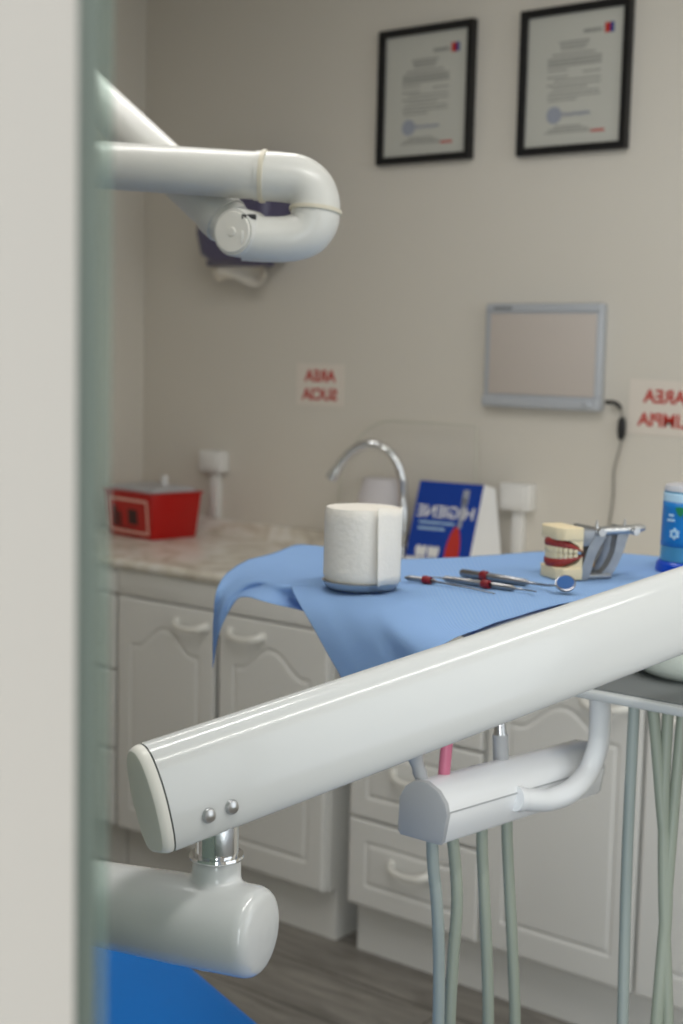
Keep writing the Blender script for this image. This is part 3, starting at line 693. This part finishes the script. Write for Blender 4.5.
# handpieces in the holder, each with its hose looping down and back up to the platform
def hloc(f): return h0.lerp(h1, f)
def fbar(px):   # fraction along the bar whose bottom projects to column px
    best = min(range(0, 1001), key=lambda k: abs((lambda q: 341.5+F*(q-CAM).dot(RT)/(q-CAM).dot(FW))(hloc(k/1000)) - px))
    return best/1000
hp = [ # top px, bottom hose px list, return hose px list (with depths)
 ('cordless', 'steel syringe at the left end of the instrument holder, with funnel-shaped head', 'steel', 'hose2', 418, (415, 757), [(433, 862), (437, 905), (439, 960), (438, 1040)], [(622, 1040), (627, 860), (634, 712)]),
 ('pink', 'pink-sleeved handpiece standing second from the left in the holder', 'pink', 'hose', 450, (447, 742), [(455, 862), (457, 905), (453, 960), (449, 1040)], [(656, 1040), (667, 900), (660, 790), (652, 712)]),
 ('none', 'handpiece hidden behind the beam, its hose third from the left', 'steel', 'hose', 483, (478, 735), [(482, 845), (484, 890), (487, 960), (488, 1040)], [(668, 1040), (664, 900), (664, 800), (668, 712)]),
 ('grey', 'grey steel handpiece at the right of the instrument holder', 'steel', 'hose', 508, (500, 722), [(507, 832), (509, 880), (513, 960), (515, 1040)], [(655, 1040), (664, 930), (673, 820), (683, 712)]),
]
for k, label, m1, mh, px, top, down, up_ in hp:
    f = max(.045, fbar(px)); c = hloc(f); dd = (c-CAM).dot(FW)
    t = thing('dental_handpiece', label, 'handpiece', (c.x, c.y, c.z), 0, 'instruments in the holder')
    tipd = dd+.0
    base = Vector((c.x, c.y, c.z+.02)) - hcs*.010; tip = at(top[0], top[1], dd)
    ax = (tip-base).normalized()
    zz = lambda h: base + Vector((ax.x, ax.y, ax.z))*h
    if k == 'cordless':
        MB().tube([zz(h) for h in (0, .012, .020, .026, .036, .046, .060)], .0066, 20, [1, 1, 1.2, 1.0, 1.25, 1.75, 2.0]).obj('handle', 'greycap', t)
    elif k == 'pink':
        MB().tube([zz(h) for h in (0, .012, .08)], .0066, 20).obj('handle', 'pink', t)
    elif k == 'none':
        MB().tube([zz(h) for h in (0, .010)], .0085, 20).obj('handle', 'steel', t)
    else:
        hb0 = MB().tube([zz(h) for h in (0, .03, .040, .041)], .0090, 20, [1, 1, 1, .9]).obj('handle', 'greycap', t)
        MB().tube([zz(h) for h in (.0405, .045, .07)], .0085, 20, [1, .85, .85]).obj('upper_sleeve', 'steel', t)
    pts = [Vector((c.x, c.y, c.z-.012))] + [at(x, y, dd) for x, y in down]
    dr = 1.64
    ret = [at(x, y, dr+(i*.0)) for i, (x, y) in enumerate(up_)]
    lo = pts[-1].lerp(ret[0], .5); zl = .26
    loop = [Vector((pts[-1].x, pts[-1].y, .50)), Vector((pts[-1].lerp(lo, .35).x, pts[-1].lerp(lo, .35).y, zl+.05)), Vector((lo.x, lo.y, zl)), Vector((ret[0].lerp(lo, .35).x, ret[0].lerp(lo, .35).y, zl+.05)), Vector((ret[0].x, ret[0].y, .50))]
    end = ret[-1].copy(); end.z = Zp-.009; 
    MB().tube(catmull(pts+loop+ret[:-1]+[end], 8), .0066, 16).obj('hose', mh, t)

# ------------------------------------------------------------------ paper bib on the tray
N = None
rows = [
 [(213,668,1.85),(213.5,622,1.85),(218,586,1.85),(240,564,N),(272,554,N),(300,545,N),(345,551,N),(400,559,N),(489,556,N),(540,552,N),(600,553,N),(656,556,N),(730,560,N)],
 [(218,638,1.83),(223,603,1.83),(234,581,1.86),(256,570,N),(285,562,N),(312,556,N),(355,560,N),(408,567,N),(492,564,N),(545,560,N),(606,560,N),(664,562,N),(740,566,N)],
 [(227,615,1.82),(237,594,1.83),(252,580,N),(272,575,N),(297,569,N),(322,564,N),(362,570,N),(415,577,N),(497,574,N),(552,569,N),(614,568,N),(674,569,N),(752,572,N)],
 [(241,597,1.80),(254,588,1.83),(270,582,N),(288,578,N),(310,575,N),(334,572,N),(370,580,N),(422,588,N),(502,584,N),(560,578,N),(624,576,N),(686,576,N),(765,578,N)],
 [(270,603,1.77),(277,594,1.80),(288,587,1.80),(302,583,N),(322,582,N),(345,582,N),(378,592,N),(428,600,N),(508,596,N),(568,588,N),(634,584,N),(698,583,N),(778,584,N)],
 [(322,613,1.83),(318,606,1.83),(314,598,1.82),(316,589,1.80),(332,587,N),(350,588,N),(383,597,N),(432,606,N),(510,601,N),(570,592,N),(638,587,N),(703,585.5,N),(783,586.5,N)],
 [(291,586,N),(300,586.5,N),(312,588,N),(326,590,N),(342,592,N),(358,594,N),(388,602,N),(436,613,N),(513,606,N),(573,596,N),(642,590,N),(708,588,N),(788,589,N)],
 [(318,636,1.70),(325,634,1.69),(334,631,1.678),(347,628,1.662),(362,626,1.638),(378,626,1.612),(405,630,1.556),(446,628,N),(516,614,N),(575,601,N),(646,594,N),(712,592,N),(794,592,N)],
 [(347,687,1.625),(353,685,1.615),(361,683,1.60),(374,678,1.578),(390,672,1.55),(404,668,1.525),(428,656,1.472),(460,636,N),(520,615,N),(578,601.5,N),(650,595,N),(718,596,N),(800,596,N)],
]
net = [[(on_z(x, y, ZT) if d is None else at(x, y, d)) for x, y, d in r] for r in rows]
fine = [catmull(r, 7) for r in net]
colsf = [catmull([r[i] for r in fine], 7) for i in range(len(fine[0]))]
P = [[Vector(colsf[i][j]) for i in range(len(colsf))] for j in range(len(colsf[0]))]
for row in P:
    for i, p in enumerate(row): p.z += .0016*noise.noise(Vector((p.x*14, p.y*14, 3.1))) + .0006*noise.noise(Vector((p.x*60, p.y*60, 9)))
mb = MB().grid(P); uvl = mb.bm.loops.layers.uv.new('UVMap'); mb.bm.verts.index_update()
nc = len(P[0])
for f in mb.bm.faces:
    for l in f.loops: k = l.vert.index; l[uvl].uv = ((k % nc)/(nc-1)*1.6, (k//nc)/(len(P)-1))
bib = mb.obj('paper_bib', 'bib', None, 180)
sd_ = bib.modifiers.new('s', 'SOLIDIFY'); sd_.thickness = .0006
tag(bib, 'light blue ribbed paper bib draped over the instrument tray', 'paper bib')

# toilet roll on a low steel dish
ZB = ZT+.002
rc = on_z(361, 588, ZB); RRo = .0465
rc_d = (rc-CAM).dot(FW)
RRo = 39.5*rc_d/F
t = thing('steel_dish', 'shallow steel dish under the toilet roll on the blue bib', 'dish', rc)
MB().lathe([(0, 0), (RRo*.80, 0), (RRo*.90, .003), (RRo*.97, .010), (RRo*1.0, .0108), (RRo*.97, .0115), (RRo*.92, .0108), (RRo*.86, .005), (0, .004)], 56, Matrix.Translation(rc)).obj('dish_body', 'steel', t)
t['label'] = 'shallow steel dish under the toilet roll on the blue bib'
zr = rc.z+.0118; hr = at(361, 506, rc_d).z-zr
t = thing('toilet_roll', 'white toilet roll standing on end with a loose sheet at its right', 'toilet roll', (rc.x, rc.y, zr))
mb = MB(); seg = 96
TMx = Matrix.Translation((rc.x, rc.y, zr))
rad = lambda a, z: RRo*.965*(1+.006*math.sin(3*a+1)+.004*math.sin(7*a+z*40))
ringsP = []
for z in np.linspace(0, hr, 14):
    e = .0022*(max(0, 1-z/.004)+max(0, 1-(hr-z)/.004))
    ringsP.append([TMx @ Vector(((rad(a, z)-e)*math.cos(a), (rad(a, z)-e)*math.sin(a), z)) for a in np.linspace(0, 2*PI, seg+1)])
mb.grid(ringsP)
def annulus(z, flip):
    vs = []
    for rr_ in (RRo*.963-.0022, RRo*.7, RRo*.3, .0002):
        vs.append([TMx @ Vector((rr_*math.cos(a), rr_*math.sin(a), z+ (.001*math.sin(5*a) if rr_ == RRo*.7 else 0))) for a in np.linspace(0, 2*PI, seg+1)])
    mb.grid(vs)
annulus(hr, 0); annulus(0, 1)
bmesh.ops.remove_doubles(mb.bm, verts=mb.bm.verts, dist=1e-5); bmesh.ops.recalc_face_normals(mb.bm, faces=mb.bm.faces)
mb.obj('paper_roll', 'roll', t, 50)
# loose end sheet: leaves the roll towards the camera's right
toC = math.atan2(-rc.y, -rc.x)          # direction from roll to camera
P = []
for i in range(30):
    u = i/29; a = toC + R(108) - R(88)*u                # starts round the right flank, runs to the front
    row = []
    for z in np.linspace(-.001, hr+.0035*u, 10):
        lift = .0012 + .010*max(0, (u-.55)/.45)**2*(1-.55*z/hr)
        row.append(TMx @ Vector(((rad(a, z)+lift)*math.cos(a), (rad(a, z)+lift)*math.sin(a), z+.001*math.sin(9*u))))
    P.append(row)
o = MB().grid(P).obj('loose_sheet', 'roll', t, 180); o.modifiers.new('s', 'SOLIDIFY').thickness = .0008

# ------------------------------------------------------------------ hand instruments on the bib
ZI = ZT+.004
def instr(label, spec, bands, extra=None):
    """spec: list of (px,py,radius, z lift) along the instrument"""
    p0 = on_z(spec[0][0], spec[0][1], ZI); t = thing('hand_instrument', label, 'dental instrument', p0, 0, 'hand instruments on the bib')
    pts = [on_z(x, y, ZI+lz) for x, y, r, lz in spec]; rs = [s[2] for s in spec]
    MB().tube(pts, 1, 12, rs).obj('shaft', 'instr', t)
    for (bx_, by_, r) in bands:
        c = on_z(bx_, by_, ZI+r*.4); d = (pts[-1]-pts[0]).normalized()
        MB().lathe([(r*.5, -.006), (r*.95, -.006), (r*1.1, -.003), (r*1.1, .003), (r*.95, .006), (r*.5, .006)], 20, align_z(c, d)).obj('band', 'redband', t)
    return t
instr('slim probe with dark red band lying nearest the toilet roll', [(405, 577.5, .0012, .004), (409, 578, .0036, .002), (424, 580, .0036, .001), (433, 581, .0034, .001), (437, 582, .0015, .001), (470, 588, .0013, .0), (495, 593.5, .0007, -.002)], [(427, 580, .0050)])
instr('steel scaler with dark red band lying between the probe and the mirror', [(432, 577, .0008, .002), (442, 578, .0012, .002), (446, 578.6, .0038, .001), (480, 583.5, .0042, .001), (512, 588, .0040, .001), (516, 588.7, .0015, .001), (528, 590.2, .0012, .001), (536, 591.5, .0009, .004)], [(486, 584.2, .0052)])
t = instr('mouth mirror with thick steel handle and round blue head', [(461, 572.5, .0040, .003), (463, 572.8, .0052, .003), (500, 578.5, .0054, .002), (524, 582.2, .0046, .002), (530, 583, .0019, .002), (548, 585.5, .0015, .003), (556, 585.5, .0013, .010)], [(484.5, 576, .0064)])
mc = on_z(565.5, 583.5, ZI+.010); nd = ((CAM-mc).normalized()*.60 + Vector((0, 0, .62))).normalized()
mh = MB().lathe([(0, -.003), (.0115, -.003), (.0128, -.001), (.0128, .0015), (.0115, .002), (0, .002)], 36, align_z(mc, nd)).obj('mirror_head', 'instr', t)
MB().lathe([(0, .0021), (.0112, .0021), (.011, .0026), (0, .0027)], 36, align_z(mc, nd)).obj('mirror_back', 'bluehead', t)

# ------------------------------------------------------------------ jaw model on an articulator
jc = on_z(560, 579, ZT+.0015)
t = thing('jaw_model', 'dental plaster jaw model with red gums on a grey metal articulator', 'jaw model', jc, 0)
# local frame: +x from the incisors back to the hinge, y across, z up
jd = (RT*.93 + Vector((FW.x, FW.y, 0)).normalized()*.37); jd.z = 0; jd.normalize()
jc = on_z(559, 581, ZT+.0015); t.location = jc
JM = Matrix.Translation(jc) @ Matrix(((jd.x, -jd.y, 0, 0), (jd.y, jd.x, 0, 0), (0, 0, 1, 0), (0, 0, 0, 1))) @ Matrix.Translation((0, .031, 0))
XZ = JM @ basis((0, 0, 0), (1, 0, 0), (0, 0, 1))        # x back, y up, depth towards -y
cast = [(0, -.019), (.007, -.030), (.036, -.031), (.036, .031), (.007, .030), (0, .019)]
MB().prism(round_poly(cast, .003, 3), 0, .016, JM, .0015).obj('lower_cast', 'stone', t)
MB().prism(round_poly(cast, .003, 3), .053, .070, JM, .0015).obj('upper_cast', 'stone', t)
lens_lo = [(.004, .0155), (.016, .0165), (.028, .022), (.036, .033), (.036, .0155)]
lens_up = [(.004, .0535), (.036, .0535), (.036, .0365), (.028, .046), (.016, .0525)]
MB().prism(lens_lo, -.0285, .0285, XZ).obj('lower_heel', 'stone', t)
MB().prism(lens_up, -.0285, .0285, XZ).obj('upper_heel', 'stone', t)
def archpt(u, grow=0):
    a = u*R(90); rx, ry = .0345+grow, .0280+grow
    return Vector((.0365-rx*math.cos(a), ry*math.sin(a), 0))
def gumband(z_base, z_edge, zc):
    P = []
    for i in range(57):
        u = -1+2*i/56; k = abs(u); c = archpt(u); n = (archpt(u, .001)-c).normalized(); row = []
        w_ = 1-k**2.6
        zb = zc+(z_base-zc)*w_; ze = zc+(z_edge-zc)*(.25+.75*w_)
        for off, zz in ((.000, 0), (.0022, .1), (.0040, .45), (.0034, .85), (.0010, 1), (-.004, 1), (-.008, .5), (-.009, 0)):
            sc_ = .0006*math.sin(i*2.0) if off > .003 else 0
            row.append(JM @ (c + n*(off+sc_) + Vector((0, 0, zb+(ze-zb)*zz))))
        P.append(row)
    return MB().grid(P)
gl = gumband(.0145, .0285, .0335).obj('lower_gum', 'gum', t, 180); gu = gumband(.0560, .0420, .0370).obj('upper_gum', 'gum', t, 180)
def teeth(par, z0, z1, zc, n, grow):
    for i in range(n):
        u = -.80+1.60*i/(n-1); c = archpt(u, grow); n_ = (archpt(u, grow+.001)-c).normalized(); w_ = 1-abs(u)**2.6
        a, b = zc+(z0-zc)*(.25+.75*w_), zc+(z1-zc)*(.25+.75*w_)
        mb = MB(); mb.box((-.0026, -.0030, min(a, b)), (.0026, .0030, max(a, b)), .0013, 2, mtx=JM @ Matrix.Translation((c.x, c.y, 0)) @ Matrix.Rotation(math.atan2(n_.y, n_.x), 4, 'Z'))
        mb.obj('tooth', 'tooth', par)
teeth(gl, .0265, .0350, .0340, 14, .0006); teeth(gu, .0440, .0345, .0365, 14, .0012)
# articulator
V2 = lambda x, y, z: JM @ Vector((x, y, z))
def plate(pts, y0, y1):
    c_ = catmull([(p[0], p[1]) for p in pts]+[pts[0]], 3)[:-1]
    return MB().prism([tuple(p) for p in c_], -y1, -y0, XZ)
for y0, y1 in ((-.029, -.015), (.015, .029)):
    plate([(.030, .000), (.045, .000), (.050, .012), (.057, .034), (.069, .054), (.068, .062), (.056, .060), (.046, .046), (.039, .026), (.033, .010)], y0, y1).obj('lower_bow', 'steel_worn', t)
for y0, y1 in ((-.022, -.008), (.008, .022)):
    plate([(.070, .000), (.084, .002), (.097, .020), (.107, .046), (.110, .060), (.096, .063), (.092, .050), (.089, .034), (.080, .016), (.070, .006)], y0, y1).obj('upper_bow', 'steel_worn', t)
MB().box((.0355, -.028, .044), (.060, .028, .066), .003, mtx=JM).obj('upper_plate', 'steel_worn', t)
MB().box((.0355, -.028, .000), (.084, .028, .006), .002, mtx=JM).obj('base_plate', 'steel_worn', t)
MB().tube([V2(.062, -.034, .063), V2(.062, .034, .063)], .0055, 16).obj('hinge_pin', 'steel', t)
MB().tube([V2(.060, -.018, .063), V2(.108, -.018, .064), V2(.130, -.018, .066), V2(.138, -.018, .066)], .0065, 14, [1, 1, .9, .5]).obj('locking_rod', 'steel', t)
MB().tube([V2(.116, -.034, .063), V2(.116, .026, .063)], .0050, 14, [1, .8]).obj('cross_screw', 'steel', t)
for x_, y_ in ((.060, -.022), (.106, -.018)):
    MB().tube([V2(x_, y_, .063), V2(x_, y_, .073), V2(x_, y_, .079)], .0030, 10, [1, .7, .3]).obj('screw', 'steel', t)
MB().box((.056, -.010, .012), (.068, .012, .030), .003, mtx=JM).obj('brass_stop', mat('brass', srgb(178, 140, 80), .35, .9), t)

# ------------------------------------------------------------------ blue tube of sticks at right
bc = on_z(689, 571, ZT+.0015); bd_ = (bc-CAM).dot(FW)
rb = 30*bd_/F; hb_ = at(689, 483, bd_).z-bc.z
t = thing('plastic_canister', 'clear blue plastic canister with printed label at the right edge', 'canister', bc)
T_ = Matrix.Translation(bc)
MB().lathe([(0, 0), (rb*1.10, 0), (rb*1.12, .003), (rb*1.08, .012), (rb*1.0, .015), (0, .015)], 56, T_).obj('base', 'bluebase', t)
MB().lathe([(rb*.94, .014), (rb*.98, .016), (rb*.96, hb_*.5), (rb*.92, hb_*.93), (rb*.90, hb_*.93), (rb*.90, .016)], 56, T_).obj('tube', 'bluetube', t)
MB().lathe([(0, hb_), (rb*.72, hb_), (rb*.88, hb_*.985), (rb*.925, hb_*.95), (rb*.93, hb_*.92), (rb*.85, hb_*.92), (0, hb_*.93)], 56, T_).obj('cap', 'lid', t)
toCb = math.atan2(-bc.y, -bc.x)
def wrap(z0, z1, a0, a1, off, m, name, nz=8, na=40, shape=None):
    P = [[T_ @ Vector(((rb*(.985-.06*z/hb_)+off)*math.cos(toCb+R(a)), (rb*(.985-.06*z/hb_)+off)*math.sin(toCb+R(a)), z)) for a in np.linspace(a0, a1, na)] for z in np.linspace(z0, z1, nz)]
    mb = MB().grid(P); bmesh.ops.reverse_faces(mb.bm, faces=mb.bm.faces[:]) if False else None
    o = mb.obj(name, m, t, 180); md = o.modifiers.new('s', 'SOLIDIFY'); md.thickness = .0004; return o
wrap(hb_*.30, hb_*.80, -170, 170, .0006, 'bluelabel', 'label')
wrap(hb_*.80, hb_*.90, -170, 170, .0005, 'paleblue', 'label_top_band')
# wall-side marks are modelled on the label: a leaf, a flower and small print
def disc(a, z, pts, m, name, off=.0016):
    r_ = rb*(.985-.06*z/hb_)+off; c = T_ @ Vector((r_*math.cos(toCb+R(a)), r_*math.sin(toCb+R(a)), z)); n_ = Vector((math.cos(toCb+R(a)), math.sin(toCb+R(a)), 0))
    MB().prism(pts, -.0012, .0004, basis(c, Vector((0, 0, 1)).cross(n_), (0, 0, 1))).obj(name, m, t, 0)
circ = lambda r, k=20, sx=1, sy=1: [(r*sx*math.cos(2*PI*i/k), r*sy*math.sin(2*PI*i/k)) for i in range(k)]
disc(-22, hb_*.70, [(-.008, .006), (0, .007), (.008, .006), (.005, -.001), (.001, -.007), (-.004, -.003)], 'green', 'leaf_mark')
fl = [((.0085 if i % 2 else .006)*math.cos(2*PI*i/12), (.0085 if i % 2 else .006)*math.sin(2*PI*i/12)) for i in range(12)]
disc(-32, hb_*.45, fl, 'paleblue', 'flower_mark'); disc(-32, hb_*.45, circ(.0026), 'bluelabel', 'flower_centre', .0024)
for z, w__ in ((.60, .006), (.655, .004)):
    disc(-42, hb_*z, [(-w__, -.0016), (w__, -.0016), (w__, .0016), (-w__, .0016)], 'paleblue', 'small_print')
mb = MB()
for i in range(26):
    a = 2*PI*i/26; rr_ = rb*random.uniform(.45, .82); x, y = rr_*math.cos(a), rr_*math.sin(a)
    mb.tube([T_ @ Vector((x, y, .0155)), T_ @ Vector((x*.95, y*.95, hb_*.78))], .0022, 6)
mb.obj('stick_bundle', mat('blue_stick_plastic', srgb(40, 130, 205), .35), t)['kind'] = 'stuff'

# ------------------------------------------------------------------ blue dental chair
ZCh = .60
E1, E2 = on_z(172, 944, ZCh), on_z(268, 1024, ZCh); ed = (E2-E1).normalized(); pn = Vector((-ed.y, ed.x, 0))
if pn.dot(CAM-E1) < 0: pn = -pn
t = thing('dental_chair', 'bright blue upholstered dental chair at the bottom left', 'dental chair', (E1+ed*.2+pn*.3).xy.to_3d())
CM = Matrix(((ed.x, pn.x, 0, E1.x), (ed.y, pn.y, 0, E1.y), (0, 0, 1, 0), (0, 0, 0, 1)))
MB().prism(round_poly([(-.16, 0), (.95, 0), (.95, .52), (-.16, .52)], .09, 8), ZCh-.10, ZCh, CM, .018).obj('cushion', 'chair', t)
MB().box((0, .08, ZCh-.15), (.85, .44, ZCh-.10), .01, mtx=CM).obj('seat_pan', 'chairbase', t)
MB().lathe([(0, 0), (.24, 0), (.24, .03), (.20, .05), (.09, .07), (.08, ZCh-.15), (0, ZCh-.15)], 40, CM @ Matrix.Translation((.45, .27, 0))).obj('pedestal', 'chairbase', t)

# ------------------------------------------------------------------ light
def area(name, loc, target, sx, sy, power, col):
    l = bpy.data.lights.new(name, 'AREA'); l.shape = 'RECTANGLE'; l.size = sx; l.size_y = sy; l.energy = power; l.color = col
    o = bpy.data.objects.new(name, l); COL.objects.link(o); o.location = loc
    o.rotation_euler = (Vector(target)-Vector(loc)).to_track_quat('-Z', 'Y').to_euler(); return o
area('window_daylight', (XR+.15, 1.55, 1.575), (XR-1, 1.55, 1.45), 2.0, 1.4, 13, (.93, .98, 1.0))
area('hall_daylight', (.5, -1.5, 1.15), (-.3, 1.5, .75), 1.8, 1.8, 72, (.93, .98, 1.0))
area('ceiling_tube', (.95, 2.0, ZC-.02), (.95, 2.0, 0), .10, 1.5, 10, (1.0, .97, .90))
area('ceiling_tube', (-.35, .95, ZC-.02), (-.35, .95, 0), .10, 1.2, 11.5, (1.0, .98, .95))
area('ceiling_tube', (-1.6, 1.5, ZC-.02), (-1.6, 1.5, 0), .10, 1.3, 9, (1.0, .98, .95))
wd = bpy.data.worlds.new('world'); bpy.context.scene.world = wd; wd.use_nodes = True
wd.node_tree.nodes['Background'].inputs[0].default_value = (.80, .90, 1.0, 1); wd.node_tree.nodes['Background'].inputs[1].default_value = .35
sc = bpy.context.scene
sc.view_settings.view_transform = 'Standard'; sc.view_settings.look = 'None'; sc.view_settings.gamma = 1; sc.view_settings.use_curve_mapping = False
sc.view_settings.exposure = 0
sc.cycles.use_denoising = True
sc.cycles.max_bounces = 10; sc.cycles.transmission_bounces = 10; sc.cycles.transparent_max_bounces = 12; sc.cycles.caustics_reflective = False; sc.cycles.caustics_refractive = False
